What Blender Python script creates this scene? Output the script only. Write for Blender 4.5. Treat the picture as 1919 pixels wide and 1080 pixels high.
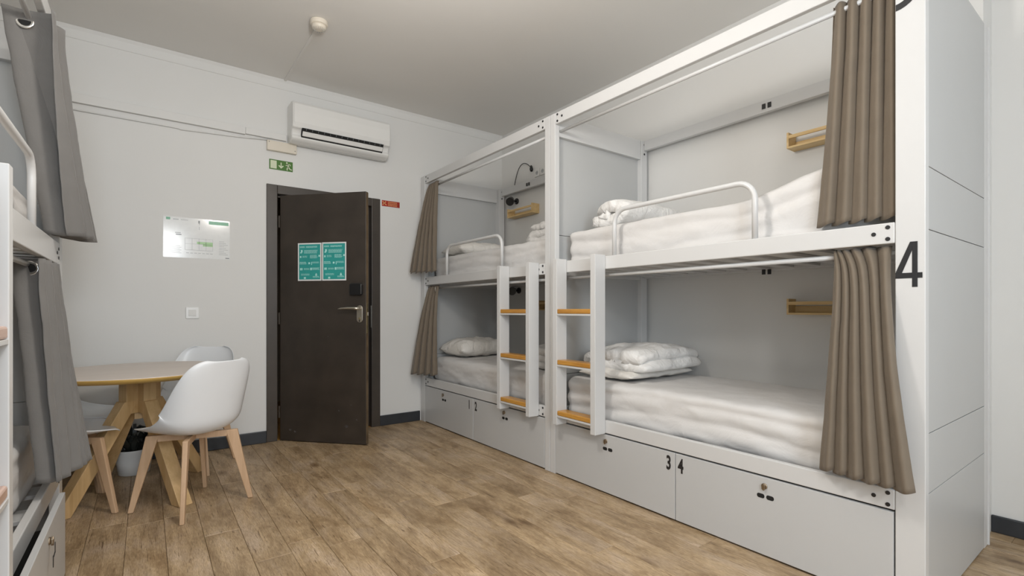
import bpy, bmesh, math, random
from mathutils import Vector, Matrix, noise

sc = bpy.context.scene
for o in list(bpy.data.objects):
    bpy.data.objects.remove(o)
COL = sc.collection
PI = math.pi

# ------------------------------------------------------------ camera, world, lights, exposure
cam_d = bpy.data.cameras.new('camera')
cam = bpy.data.objects.new('camera', cam_d)
COL.objects.link(cam)
cam.location = (0, 0, 1.12)
cam.rotation_euler = (PI / 2, 0, -0.6386)
cam_d.sensor_width = 36
cam_d.lens = 924.35 / 1919 * 36
cam_d.shift_y = 41.8 / 1919
cam_d.clip_start = 0.02
sc.camera = cam

sc.view_settings.view_transform = 'Standard'
sc.view_settings.look = 'None'
sc.view_settings.gamma = 1
sc.view_settings.use_curve_mapping = False
sc.view_settings.exposure = -0.13

w = bpy.data.worlds.new('world')
sc.world = w
w.use_nodes = True
w.node_tree.nodes['Background'].inputs[0].default_value = (0.72, 0.85, 1, 1)
w.node_tree.nodes['Background'].inputs[1].default_value = 1.5


def area(name, loc, rot, sx, sy, power, color):
    l = bpy.data.lights.new(name, 'AREA')
    l.shape = 'RECTANGLE'
    l.size, l.size_y, l.energy, l.color = sx, sy, power, color
    o = bpy.data.objects.new(name, l)
    COL.objects.link(o)
    o.location = loc
    o.rotation_euler = rot
    return o


# daylight at the two windows behind the camera (wall_front), pointing +Y
area('window_daylight', (0.05, -1.86, 1.75), (PI / 2, 0, 0), 1.0, 1.7, 72, (0.80, 0.90, 1.0))
area('window_daylight', (2.25, -1.86, 1.75), (PI / 2, 0, 0), 1.0, 1.7, 4, (0.80, 0.90, 1.0))


def globe(loc, power, color, r=.14):
    l = bpy.data.lights.new('added_fill_light', 'POINT')
    l.energy, l.color, l.shadow_soft_size = power, color, r
    o = bpy.data.objects.new('added_fill_light', l)
    COL.objects.link(o)
    o.location = loc


# unseen round lights, added to brighten the ceiling and even out the room
FILL_LIGHTS = [(0.75, 1.70, 2.40), (0.25, -0.6, 2.20)]
globe(FILL_LIGHTS[0], 61, (1.0, 0.945, 0.88))
globe(FILL_LIGHTS[1], 46, (1.0, 0.95, 0.90))


# ------------------------------------------------------------ materials
def newmat(name):
    m = bpy.data.materials.new(name)
    m.use_nodes = True
    nt = m.node_tree
    b = nt.nodes['Principled BSDF']
    return m, nt, b


def N(nt, typ, **kw):
    n = nt.nodes.new(typ)
    for k, v in kw.items():
        if k.startswith('i_'):
            n.inputs[k[2:].replace('_', ' ')].default_value = v
        else:
            setattr(n, k, v)
    return n


def plain(name, col, rough=0.5, var=0.03, scale=6.0, bump=0.0, bscale=80.0, metal=0.0, spec=0.5):
    m, nt, b = newmat(name)
    tc = N(nt, 'ShaderNodeTexCoord')
    no = N(nt, 'ShaderNodeTexNoise', i_Scale=scale, i_Detail=4.0)
    nt.links.new(tc.outputs['Object'], no.inputs['Vector'])
    cr = N(nt, 'ShaderNodeValToRGB')
    cr.color_ramp.elements[0].position = 0.3
    cr.color_ramp.elements[1].position = 0.7
    cr.color_ramp.elements[0].color = [c * (1 - var) for c in col] + [1]
    cr.color_ramp.elements[1].color = [min(1, c * (1 + var)) for c in col] + [1]
    nt.links.new(no.outputs['Fac'], cr.inputs['Fac'])
    nt.links.new(cr.outputs['Color'], b.inputs['Base Color'])
    b.inputs['Roughness'].default_value = rough
    b.inputs['Metallic'].default_value = metal
    b.inputs['Specular IOR Level'].default_value = spec
    if bump > 0:
        n2 = N(nt, 'ShaderNodeTexNoise', i_Scale=bscale, i_Detail=3.0)
        nt.links.new(tc.outputs['Object'], n2.inputs['Vector'])
        bp = N(nt, 'ShaderNodeBump', i_Strength=bump, i_Distance=0.004)
        nt.links.new(n2.outputs['Fac'], bp.inputs['Height'])
        nt.links.new(bp.outputs['Normal'], b.inputs['Normal'])
    return m


def wood(name, c1, c2, axis=1, grain=30.0, rough=0.5, rand=False, cracks=False, var=0.35):
    """Grain stretched along AXIS of the object's own coordinates."""
    m, nt, b = newmat(name)
    tc = N(nt, 'ShaderNodeTexCoord')
    vec = tc.outputs['Object']
    if rand:
        oi = N(nt, 'ShaderNodeObjectInfo')
        ml = N(nt, 'ShaderNodeMath', operation='MULTIPLY')
        ml.inputs[1].default_value = 57.0
        nt.links.new(oi.outputs['Random'], ml.inputs[0])
        cb = N(nt, 'ShaderNodeCombineXYZ')
        nt.links.new(ml.outputs[0], cb.inputs[0])
        nt.links.new(ml.outputs[0], cb.inputs[1])
        ad = N(nt, 'ShaderNodeVectorMath', operation='ADD')
        nt.links.new(vec, ad.inputs[0])
        nt.links.new(cb.outputs[0], ad.inputs[1])
        vec = ad.outputs[0]
    sc1 = [1.0, 1.0, 1.0]
    sc1[axis] = 0.07
    mp = N(nt, 'ShaderNodeMapping')
    mp.inputs['Scale'].default_value = sc1
    nt.links.new(vec, mp.inputs['Vector'])
    n1 = N(nt, 'ShaderNodeTexNoise', i_Scale=grain, i_Detail=6.0, i_Roughness=0.65, i_Distortion=0.6)
    nt.links.new(mp.outputs[0], n1.inputs['Vector'])
    sc2 = [1.0, 1.0, 1.0]
    sc2[axis] = 0.33
    mp2 = N(nt, 'ShaderNodeMapping')
    mp2.inputs['Scale'].default_value = sc2
    nt.links.new(vec, mp2.inputs['Vector'])
    n2 = N(nt, 'ShaderNodeTexNoise', i_Scale=grain * 0.22, i_Detail=4.0, i_Roughness=0.6)
    nt.links.new(mp2.outputs[0], n2.inputs['Vector'])
    mx = N(nt, 'ShaderNodeMix', data_type='FLOAT')
    mx.inputs[0].default_value = 0.5
    nt.links.new(n1.outputs['Fac'], mx.inputs[2])
    nt.links.new(n2.outputs['Fac'], mx.inputs[3])
    cr = N(nt, 'ShaderNodeValToRGB')
    cr.color_ramp.elements[0].position = 0.5 - var / 2
    cr.color_ramp.elements[1].position = 0.5 + var / 2
    cr.color_ramp.elements[0].color = list(c1) + [1]
    cr.color_ramp.elements[1].color = list(c2) + [1]
    nt.links.new(mx.outputs[0], cr.inputs['Fac'])
    col = cr.outputs['Color']
    if cracks:
        # dark knots
        mp4 = N(nt, 'ShaderNodeMapping')
        s4 = [1.0, 1.0, 1.0]
        s4[axis] = 0.45
        mp4.inputs['Scale'].default_value = s4
        nt.links.new(vec, mp4.inputs['Vector'])
        vo = N(nt, 'ShaderNodeTexVoronoi', i_Scale=3.4)
        nt.links.new(mp4.outputs[0], vo.inputs['Vector'])
        r2 = N(nt, 'ShaderNodeValToRGB')
        r2.color_ramp.elements[0].position = 0.02
        r2.color_ramp.elements[0].color = (0.42, 0.36, 0.30, 1)
        r2.color_ramp.elements[1].position = 0.13
        r2.color_ramp.elements[1].color = (1, 1, 1, 1)
        nt.links.new(vo.outputs['Distance'], r2.inputs['Fac'])
        # thin dark cracks along the grain, in places
        def streak(scale, along, p0, p1, dark, det=4.0):
            sc3 = [1.0, 1.0, 1.0]
            sc3[axis] = along
            mp3 = N(nt, 'ShaderNodeMapping')
            mp3.inputs['Scale'].default_value = sc3
            nt.links.new(vec, mp3.inputs['Vector'])
            n3 = N(nt, 'ShaderNodeTexNoise', i_Scale=scale, i_Detail=det, i_Roughness=0.7, i_Distortion=0.8)
            nt.links.new(mp3.outputs[0], n3.inputs['Vector'])
            r3 = N(nt, 'ShaderNodeValToRGB')
            r3.color_ramp.elements[0].position = p0
            r3.color_ramp.elements[0].color = list(dark) + [1]
            r3.color_ramp.elements[1].position = p1
            r3.color_ramp.elements[1].color = (1, 1, 1, 1)
            nt.links.new(n3.outputs['Fac'], r3.inputs['Fac'])
            return r3
        r3 = streak(130.0, 0.05, 0.34, 0.42, (0.42, 0.37, 0.32))
        r5 = streak(260.0, 0.10, 0.38, 0.60, (0.72, 0.69, 0.66), 2.0)
        # weathered blotches: greyer and yellower stains
        mp6 = N(nt, 'ShaderNodeMapping')
        s6 = [1.0, 1.0, 1.0]
        s6[axis] = 0.4
        mp6.inputs['Scale'].default_value = s6
        nt.links.new(vec, mp6.inputs['Vector'])
        n6 = N(nt, 'ShaderNodeTexNoise', i_Scale=5.5, i_Detail=7.0, i_Roughness=0.72, i_Distortion=0.5)
        nt.links.new(mp6.outputs[0], n6.inputs['Vector'])
        r6 = N(nt, 'ShaderNodeValToRGB')
        r6.color_ramp.elements[0].position = 0.36
        r6.color_ramp.elements[0].color = (0.66, 0.58, 0.46, 1)
        r6.color_ramp.elements[1].position = 0.64
        r6.color_ramp.elements[1].color = (1.10, 1.10, 1.14, 1)
        e6 = r6.color_ramp.elements.new(0.5)
        e6.color = (0.98, 0.93, 0.82, 1)
        nt.links.new(n6.outputs['Fac'], r6.inputs['Fac'])
        # plank to plank tone
        r4 = N(nt, 'ShaderNodeMapRange')
        r4.inputs['To Min'].default_value = 0.93
        r4.inputs['To Max'].default_value = 1.08
        nt.links.new(oi.outputs['Random'], r4.inputs['Value'])
        for src in (r2.outputs['Color'], r3.outputs['Color'], r4.outputs['Result'], r5.outputs['Color'], r6.outputs['Color']):
            mm = N(nt, 'ShaderNodeMix', data_type='RGBA', blend_type='MULTIPLY')
            mm.inputs[0].default_value = 1.0
            nt.links.new(col, mm.inputs[6])
            nt.links.new(src, mm.inputs[7])
            col = mm.outputs[2]
    nt.links.new(col, b.inputs['Base Color'])
    b.inputs['Roughness'].default_value = rough
    bp = N(nt, 'ShaderNodeBump', i_Strength=0.15, i_Distance=0.002)
    nt.links.new(n1.outputs['Fac'], bp.inputs['Height'])
    nt.links.new(bp.outputs['Normal'], b.inputs['Normal'])
    return m


def fabric(name, col, rough=0.9, wscale=900.0, sheen=0.0, var=0.04, bump=0.25, wr=0.0):
    m = plain(name, col, rough, var, 9.0, 0.0)
    nt = m.node_tree
    b = nt.nodes['Principled BSDF']
    tc = N(nt, 'ShaderNodeTexCoord')
    n = N(nt, 'ShaderNodeTexNoise', i_Scale=wscale, i_Detail=1.0)
    nt.links.new(tc.outputs['Object'], n.inputs['Vector'])
    bp = N(nt, 'ShaderNodeBump', i_Strength=bump, i_Distance=0.001)
    nt.links.new(n.outputs['Fac'], bp.inputs['Height'])
    if wr > 0:
        n2 = N(nt, 'ShaderNodeTexNoise', i_Scale=9.0, i_Detail=5.0, i_Roughness=0.55, i_Distortion=1.3)
        nt.links.new(tc.outputs['Object'], n2.inputs['Vector'])
        b2 = N(nt, 'ShaderNodeBump', i_Strength=wr, i_Distance=0.03)
        nt.links.new(n2.outputs['Fac'], b2.inputs['Height'])
        nt.links.new(b2.outputs['Normal'], bp.inputs['Normal'])
    nt.links.new(bp.outputs['Normal'], b.inputs['Normal'])
    b.inputs['Sheen Weight'].default_value = sheen
    b.inputs['Specular IOR Level'].default_value = 0.2
    return m


M = {}
M['wall'] = plain('wall_paint', (0.74, 0.735, 0.715), 0.75, 0.012, 1.5, 0.06, 60)
M['ceiling'] = plain('ceiling_paint', (0.80, 0.785, 0.755), 0.85, 0.012, 1.5, 0.05, 50)
M['bed'] = plain('white_lacquer', (0.655, 0.655, 0.65), 0.30, 0.01, 3.0, 0.02, 120)
M['locker'] = plain('grey_white_laminate', (0.56, 0.565, 0.565), 0.35, 0.01, 3.0)
M['panel'] = plain('panel_laminate', (0.52, 0.525, 0.52), 0.42, 0.01, 3.0)
M['dark'] = plain('recess_shade_black', (0.01, 0.01, 0.01), 0.8)  # near-black stands in for the shade inside drawers, slots and holes
M['black'] = plain('black_plastic', (0.012, 0.012, 0.013), 0.3, 0.1)
M['door'] = plain('black_door_paint', (0.042, 0.033, 0.026), 0.42, 0.22, 5.0, 0.04, 40)
M['frame'] = plain('black_frame_paint', (0.056, 0.045, 0.036), 0.38, 0.15, 5.0, 0.04, 40)
M['door_edge'] = plain('worn_door_edge', (0.14, 0.095, 0.05), 0.5, 0.3, 8.0)
M['skirt'] = plain('dark_grey_skirting_paint', (0.032, 0.036, 0.042), 0.35, 0.15, 8.0, 0.1, 30)
M['sheet'] = fabric('white_cotton_sheet', (0.71, 0.695, 0.68), 0.9, 700, 0.0, 0.01, 0.1, 0.16)
M['duvet'] = fabric('white_duvet_cotton', (0.84, 0.83, 0.81), 0.9, 700, 0.0, 0.01, 0.1, 0.55)
M['pillow'] = fabric('white_pillow_cotton', (0.80, 0.77, 0.72), 0.9, 700, 0.0, 0.01, 0.1, 0.55)
M['curtain'] = fabric('taupe_curtain_satin', (0.185, 0.150, 0.112), 0.60, 1200, 0.15, 0.04, 0.2, 0.12)
M['curtain_cool_lit'] = fabric('taupe_satin_cool_lit', (0.185, 0.178, 0.170), 0.62, 1200, 0.25, 0.04, 0.2, 0.12)  # same taupe curtain, with the cool light's greyness put into its colour
M['chrome'] = plain('chrome', (0.78, 0.77, 0.74), 0.22, 0.02, 5, metal=1.0)
M['steel'] = plain('brushed_steel', (0.62, 0.58, 0.50), 0.35, 0.05, 30, metal=1.0)
M['bronze'] = plain('bronzed_steel', (0.33, 0.27, 0.20), 0.38, 0.15, 40, metal=1.0)
M['brass'] = plain('aged_brass', (0.50, 0.42, 0.24), 0.4, 0.2, 30, metal=1.0)
M['acwhite'] = plain('white_plastic', (0.78, 0.775, 0.75), 0.25, 0.01)
M['cream'] = plain('cream_plastic', (0.72, 0.66, 0.56), 0.35, 0.02)
M['shell'] = plain('white_chair_plastic', (0.80, 0.82, 0.84), 0.32, 0.01)
M['pot'] = plain('white_pot_glaze', (0.78, 0.79, 0.78), 0.35, 0.02)
M['soil'] = plain('dark_soil', (0.02, 0.015, 0.01), 0.9, 0.4, 60, 0.6, 90)
M['leaf'] = plain('dark_leaf', (0.022, 0.024, 0.02), 0.4, 0.5, 20)
M['floor'] = wood('weathered_oak_plank', (0.31, 0.225, 0.145), (0.68, 0.53, 0.365), 1, 24.0, 0.42, True, True, 0.34)
M['legwood'] = wood('beech_leg', (0.50, 0.32, 0.185), (0.66, 0.455, 0.29), 2, 40.0, 0.5)
M['tablewood'] = wood('pine_table_frame', (0.47, 0.29, 0.115), (0.72, 0.50, 0.26), 2, 34.0, 0.5)
M['tabletop'] = wood('pale_oak_tabletop', (0.64, 0.56, 0.50), (0.70, 0.625, 0.565), 0, 30.0, 0.4)
M['tabletrim'] = wood('golden_table_edge', (0.42, 0.25, 0.06), (0.60, 0.38, 0.11), 0, 30.0, 0.4)
M['tread'] = wood('varnished_pine_tread', (0.42, 0.19, 0.035), (0.66, 0.34, 0.07), 1, 50.0, 0.3)
M['treadL'] = wood('pale_varnished_tread', (0.52, 0.33, 0.25), (0.64, 0.45, 0.36), 1, 50.0, 0.25)
M['shelf'] = wood('pine_shelf', (0.60, 0.40, 0.16), (0.80, 0.60, 0.32), 1, 34.0, 0.5)
M['green'] = plain('exit_green', (0.05, 0.16, 0.012), 0.4, 0.03)
M['glow'] = plain('sign_pale_green', (0.62, 0.68, 0.48), 0.4, 0.03)
M['red'] = plain('sign_red', (0.36, 0.02, 0.008), 0.4, 0.1)
M['signtext'] = plain('sign_orange_text', (0.75, 0.36, 0.16), 0.5, 0.05)
M['teal'] = plain('poster_teal', (0.035, 0.34, 0.31), 0.35, 0.05)
M['tealtext'] = plain('poster_pale_print', (0.45, 0.80, 0.76), 0.4, 0.02)
M['paper'] = plain('laminated_paper', (0.78, 0.79, 0.78), 0.12, 0.03, 30)
M['print_grey'] = plain('print_grey', (0.42, 0.43, 0.43), 0.3, 0.1)
M['print_dark'] = plain('print_dark', (0.12, 0.13, 0.13), 0.3, 0.1)
M['print_green'] = plain('print_green', (0.06, 0.32, 0.16), 0.3, 0.1)
M['print_lime'] = plain('print_lime', (0.28, 0.52, 0.20), 0.3, 0.1)
M['number'] = plain('black_vinyl_number', (0.018, 0.018, 0.02), 0.3, 0.1)
M['corridor'] = plain('corridor_wall', (0.22, 0.17, 0.11), 0.7)
M['glass'], _nt, _b = newmat('window_glass')
_b.inputs['Transmission Weight'].default_value = 1.0
_b.inputs['Roughness'].default_value = 0.0
_b.inputs['Base Color'].default_value = (0.95, 0.97, 0.97, 1)
M['lampglow'], _nt, _b = newmat('lamp_diffuser')
_b.inputs['Emission Color'].default_value = (1, 0.92, 0.82, 1)
_b.inputs['Emission Strength'].default_value = 1.5


# ------------------------------------------------------------ geometry helpers
class MB:
    def __init__(s):
        s.v = []
        s.f = []

    def box(s, x0, x1, y0, y1, z0, z1):
        x0, x1 = min(x0, x1), max(x0, x1)
        b = len(s.v)
        s.v += [(x0, y0, z0), (x1, y0, z0), (x1, y1, z0), (x0, y1, z0),
                (x0, y0, z1), (x1, y0, z1), (x1, y1, z1), (x0, y1, z1)]
        for q in ((0, 3, 2, 1), (4, 5, 6, 7), (0, 1, 5, 4), (1, 2, 6, 5), (2, 3, 7, 6), (3, 0, 4, 7)):
            s.f.append(tuple(b + i for i in q))
        return s

    def tube(s, pts, r, n=10, cap=True):
        pts = [Vector(p) for p in pts]
        b = len(s.v)
        up = Vector((0, 0, 1))
        prev = None
        for i, p in enumerate(pts):
            d = (pts[min(i + 1, len(pts) - 1)] - pts[max(i - 1, 0)]).normalized()
            if prev is None:
                a = d.cross(up)
                if a.length < 1e-3:
                    a = d.cross(Vector((1, 0, 0)))
            else:
                a = prev - d * prev.dot(d)
            a.normalize()
            prev = a
            c = d.cross(a)
            rr = r[i] if isinstance(r, (list, tuple)) else r
            for k in range(n):
                t = 2 * PI * k / n
                s.v.append(tuple(p + a * math.cos(t) * rr + c * math.sin(t) * rr))
        for i in range(len(pts) - 1):
            for k in range(n):
                k2 = (k + 1) % n
                s.f.append((b + i * n + k, b + (i + 1) * n + k, b + (i + 1) * n + k2, b + i * n + k2))
        if cap:
            s.f.append(tuple(b + k for k in range(n)))
            e = b + (len(pts) - 1) * n
            s.f.append(tuple(e + n - 1 - k for k in range(n)))
        return s

    def beam(s, p0, p1, side, w0, t0, w1=None, t1=None):
        """Rectangular bar p0->p1; SIDE = direction of its width; level cut ends (horizontal) if steep."""
        p0, p1, side = Vector(p0), Vector(p1), Vector(side).normalized()
        w1 = w0 if w1 is None else w1
        t1 = t0 if t1 is None else t1
        d = (p1 - p0).normalized()
        n = d.cross(side).normalized()
        b = len(s.v)
        for p, ww, tt in ((p0, w0, t0), (p1, w1, t1)):
            for a, c in ((-1, -1), (1, -1), (1, 1), (-1, 1)):
                q = p + side * a * ww / 2 + n * c * tt / 2
                if abs(d.z) > 0.3:
                    q = q + d * ((p.z - q.z) / d.z)
                s.v.append(tuple(q))
        for q in ((0, 1, 2, 3), (7, 6, 5, 4), (0, 4, 5, 1), (1, 5, 6, 2), (2, 6, 7, 3), (3, 7, 4, 0)):
            s.f.append(tuple(b + i for i in q))
        return s

    def lathe(s, prof, n=32, c=(0, 0, 0), axis='z'):
        b = len(s.v)
        for (r, z) in prof:
            for k in range(n):
                t = 2 * PI * k / n
                a, e = r * math.cos(t), r * math.sin(t)
                if axis == 'z':
                    q = (c[0] + a, c[1] + e, c[2] + z)
                elif axis == 'x':
                    q = (c[0] + z, c[1] + a, c[2] + e)
                else:
                    q = (c[0] + a, c[1] + z, c[2] + e)
                s.v.append(q)
        for i in range(len(prof) - 1):
            for k in range(n):
                k2 = (k + 1) % n
                s.f.append((b + i * n + k, b + i * n + k2, b + (i + 1) * n + k2, b + (i + 1) * n + k))
        s.f.append(tuple(b + n - 1 - k for k in range(n)))
        e = b + (len(prof) - 1) * n
        s.f.append(tuple(e + k for k in range(n)))
        return s

    def prism(s, poly, a0, a1, axis='x'):
        """poly of 2-tuples extruded along an axis; (x: poly=(y,z)), (y: poly=(x,z)), (z: poly=(x,y))."""
        b = len(s.v)
        n = len(poly)
        for a in (a0, a1):
            for (p, q) in poly:
                s.v.append({'x': (a, p, q), 'y': (p, a, q), 'z': (p, q, a)}[axis])
        for i in range(n):
            j = (i + 1) % n
            s.f.append((b + i, b + j, b + n + j, b + n + i))
        s.f.append(tuple(b + n - 1 - i for i in range(n)))
        s.f.append(tuple(b + n + i for i in range(n)))
        return s

    def grid(s, rows, closed=False):
        b = len(s.v)
        m = len(rows[0])
        for r in rows:
            s.v += [tuple(p) for p in r]
        for i in range(len(rows) - 1):
            for k in range(m if closed else m - 1):
                k2 = (k + 1) % m
                s.f.append((b + i * m + k, b + i * m + k2, b + (i + 1) * m + k2, b + (i + 1) * m + k))
        return s

    def build(s, name, mat, parent=None, bevel=0.0, smooth=False, seg=2, subd=0, solid=0.0, origin=None):
        me = bpy.data.meshes.new(name)
        vs = s.v
        if origin is not None:
            o0 = Vector(origin)
            vs = [tuple(Vector(v) - o0) for v in vs]
        me.from_pydata(vs, [], s.f)
        bm = bmesh.new()
        bm.from_mesh(me)
        bmesh.ops.recalc_face_normals(bm, faces=bm.faces)
        bm.to_mesh(me)
        bm.free()
        me.materials.append(mat)
        if smooth:
            me.polygons.foreach_set('use_smooth', [True] * len(me.polygons))
        o = bpy.data.objects.new(name, me)
        COL.objects.link(o)
        if origin is not None:
            o.location = origin
        if parent:
            o.parent = parent
            if origin is not None:
                o.location = Vector(origin)
        if solid:
            md = o.modifiers.new('solid', 'SOLIDIFY')
            md.thickness = solid
            md.offset = 0
        if bevel:
            md = o.modifiers.new('bevel', 'BEVEL')
            md.width = bevel
            md.segments = seg
            md.limit_method = 'ANGLE'
        if subd:
            md = o.modifiers.new('sub', 'SUBSURF')
            md.levels = md.render_levels = subd
        return o


def tag(o, label=None, cat=None, group=None, kind=None):
    if label:
        o['label'] = label
    if cat:
        o['category'] = cat
    if group:
        o['group'] = group
    if kind:
        o['kind'] = kind
    return o


def thing(name, loc, label, cat, group=None, rz=0.0):
    o = bpy.data.objects.new(name, None)
    o.empty_display_size = 0.05
    COL.objects.link(o)
    o.location = loc
    o.rotation_euler = (0, 0, rz)
    return tag(o, label, cat, group)


def struct(o):
    o['kind'] = 'structure'
    return o


def text_mesh(name, body, mat, parent, size, depth, mtx, sx=1.0, align='CENTER', bold=0.0):
    cu = bpy.data.curves.new(name, 'FONT')
    cu.body = body
    cu.size = size
    cu.extrude = depth
    cu.offset = bold
    cu.align_x = align
    cu.align_y = 'CENTER'
    cu.resolution_u = 4
    to = bpy.data.objects.new(name, cu)
    COL.objects.link(to)
    bpy.context.view_layer.update()
    dg = bpy.context.evaluated_depsgraph_get()
    me = bpy.data.meshes.new_from_object(to.evaluated_get(dg))
    bpy.data.objects.remove(to)
    me.materials.clear()
    me.materials.append(mat)
    xs = [v.co.x for v in me.vertices]
    ys = [v.co.y for v in me.vertices]
    cx, cy = (min(xs) + max(xs)) / 2, (min(ys) + max(ys)) / 2
    k = size / max(1e-6, max(ys) - min(ys))
    for v in me.vertices:
        v.co = Vector(((v.co.x - cx) * k * sx, (v.co.y - cy) * k, v.co.z))
    me.transform(mtx)
    o = bpy.data.objects.new(name, me)
    COL.objects.link(o)
    o.parent = parent
    return o


def basis(right, up, loc):
    r, u = Vector(right).normalized(), Vector(up).normalized()
    n = r.cross(u)
    m = Matrix((r, u, n)).transposed().to_4x4()
    m.translation = Vector(loc)
    return m


# ------------------------------------------------------------ room shell
YW, XW, XR, XLW, YF, ZC = 4.598, 3.27, 3.45, -1.37, -1.95, 3.109
FL = MB().box(XLW - .1, XR + .2, YF - .1, 7.0, -.12, -.011).build('floor', M['soil'])
struct(FL)
rnd = random.Random(7)
c0 = -0.234 - 0.1555 * 8
col_i = 0
x = c0
while x < XR + 0.05:
    y = YF - rnd.uniform(0.0, 1.1)
    while y < YW:
        L = 1.22
        y0, y1 = max(y, YF - .02), min(y + L, YW + .02)
        if y1 - y0 > .02:
            g = .0006
            e = .0016
            xa, xb, ya, yb = x + g, x + .1555 - g, y0 + g, y1 - g
            zt = rnd.uniform(-.0006, 0)
            mb = MB()
            mb.v = [(xa, ya, -.011), (xb, ya, -.011), (xb, yb, -.011), (xa, yb, -.011),
                    (xa, ya, zt - .0018), (xb, ya, zt - .0018), (xb, yb, zt - .0018), (xa, yb, zt - .0018),
                    (xa + e, ya + e, zt), (xb - e, ya + e, zt), (xb - e, yb - e, zt), (xa + e, yb - e, zt)]
            for q in ((0, 1, 5, 4), (1, 2, 6, 5), (2, 3, 7, 6), (3, 0, 4, 7), (4, 5, 9, 8), (5, 6, 10, 9),
                      (6, 7, 11, 10), (7, 4, 8, 11), (8, 9, 10, 11), (3, 2, 1, 0)):
                mb.f.append(q)
            mb.build('floor_plank', M['floor'], FL)
        y += L
    x += .1555
    col_i += 1
# doorway threshold / corridor floor is part of the floor as well
MB().box(0.90, 1.74, YW + .02, 6.6, -.011, -.001).build('corridor_floor', M['tread'], FL)

# back wall with the doorway
wb = MB()
T = .16
wb.box(XLW - .1, .86, YW, YW + T, -.1, ZC + .1)
wb.box(1.78, XR + .2, YW, YW + T, -.1, ZC + .1)
wb.box(.86, 1.78, YW, YW + T, 2.15, ZC + .1)
WB = struct(wb.build('wall_back', M['wall']))
# dark corridor behind the door
cv = MB()
cv.box(.3, .36, YW + T, 6.6, -.1, 2.6).box(2.4, 2.46, YW + T, 6.6, -.1, 2.6)
cv.box(.3, 2.46, 6.6, 6.66, -.1, 2.6).box(.3, 2.46, YW + T, 6.66, 2.6, 2.66)
struct(cv.build('wall_corridor', M['corridor']))
wr = MB().box(XW, XW + .3, .56, YW, -.1, ZC + .1).box(XR, XR + .12, YF, .56, -.1, ZC + .1)
WR = struct(wr.build('wall_right', M['wall']))
WL = struct(MB().box(XLW - .12, XLW, YF, YW, -.1, ZC + .1).build('wall_left', M['wall']))
# front wall (behind the camera) with two windows
wf = MB()
zb, zt = .85, 2.65
for a, b in ((XLW - .1, -.5), (.6, 1.7), (2.8, XR + .2)):
    wf.box(a, b, YF - .25, YF, -.1, ZC + .1)
for a, b in ((-.5, .6), (1.7, 2.8)):
    wf.box(a, b, YF - .25, YF, -.1, zb)
    wf.box(a, b, YF - .25, YF, zt, ZC + .1)
struct(wf.build('wall_front', M['wall']))
for i, (a, b) in enumerate(((-.5, .6), (1.7, 2.8))):
    fr = MB()
    y0, y1 = YF - .2, YF - .14
    fr.box(a, a + .06, y0, y1, zb, zt).box(b - .06, b, y0, y1, zb, zt)
    fr.box(a + .06, b - .06, y0, y1, zb, zb + .06).box(a + .06, b - .06, y0, y1, zt - .06, zt)
    fr.box((a + b) / 2 - .035, (a + b) / 2 + .035, y0, y1, zb + .06, zt - .06)
    W_ = struct(fr.build('window_%d' % (i + 1), M['acwhite'], bevel=.004))
    for p, q in ((a + .06, (a + b) / 2 - .035), ((a + b) / 2 + .035, b - .06)):
        MB().box(p, q, YF - .175, YF - .170, zb + .06, zt - .06).build('pane', M['glass'], W_)
CE = struct(MB().box(XLW - .1, XR + .2, YF - .1, YW + .1, ZC, ZC + .12).build('ceiling', M['ceiling']))

# crown strips (shallow plaster band under the ceiling, as on the back wall)
struct(MB().prism([(YW, 3.022), (YW - .006, 3.026), (YW - .006, 3.085), (YW - .02, 3.108), (YW, 3.108)], XLW + .001, XW - .001, 'x')
       .build('trim_back', M['wall'], smooth=False))
# baseboards
struct(MB().box(XLW + .001, .82, YW - .016, YW, 0.0, .10).build('baseboard_back', M['skirt'], bevel=.005))
struct(MB().box(1.82, 2.24, YW - .016, YW, 0.0, .10).build('baseboard_back.001', M['skirt'], bevel=.005))
struct(MB().box(XR - .016, XR, YF + .02, .559, 0.0, .085).build('baseboard_right', M['skirt'], bevel=.005))
struct(MB().box(XLW, XLW + .016, 3.45, YW - .017, 0.0, .10).build('baseboard_left', M['skirt'], bevel=.005))

# ------------------------------------------------------------ door
fr = MB()
y0, y1 = YW - .012, YW + T
fr.box(.82, .905, y0, y1, 0, 2.195).box(1.735, 1.82, y0, y1, 0, 2.195).box(.905, 1.735, y0, y1, 2.118, 2.195)
# stops
fr.box(.905, .92, YW + .055, y1, 0, 2.118).box(1.72, 1.735, YW + .055, y1, 0, 2.118).box(.92, 1.72, YW + .055, y1, 2.1, 2.118)
DF = struct(fr.build('door_frame_1', M['frame'], bevel=.004))
MB().box(1.7335, 1.7355, YW - .002, YW + .022, .955, 1.165).build('strike_plate', M['steel'], DF, bevel=.0008)
hx, hy, L = .925, 4.582, .795
ang = math.atan2(3.99 - 4.575, 1.461 - .925)
D = bpy.data.objects.new('door_1', None)
COL.objects.link(D)
D.location = (hx, hy, 0)
D.rotation_euler = (0, 0, ang)
D['kind'] = 'structure'
# leaf in local coordinates: x along the leaf, the room-facing side is y<0
MB().box(0.0, L, 0.0, .042, .008, 2.105).build('door_leaf', M['door'], D, bevel=.003)
MB().box(L, L + .0015, .004, .038, .012, 2.10).build('leaf_edge', M['door_edge'], D)
MB().box(L + .0015, L + .003, .009, .031, .93, 1.18).build('lock_plate', M['brass'], D, bevel=.0006)
MB().box(L + .003, L + .013, .013, .026, 1.075, 1.105).build('latch', M['steel'], D, bevel=.002)
for z in (.25, 1.05, 1.88):
    MB().tube([(-.007, -.004, z - .05), (-.007, -.004, z + .05)], .007, 10).build('hinge', M['frame'], D, smooth=False)
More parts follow.
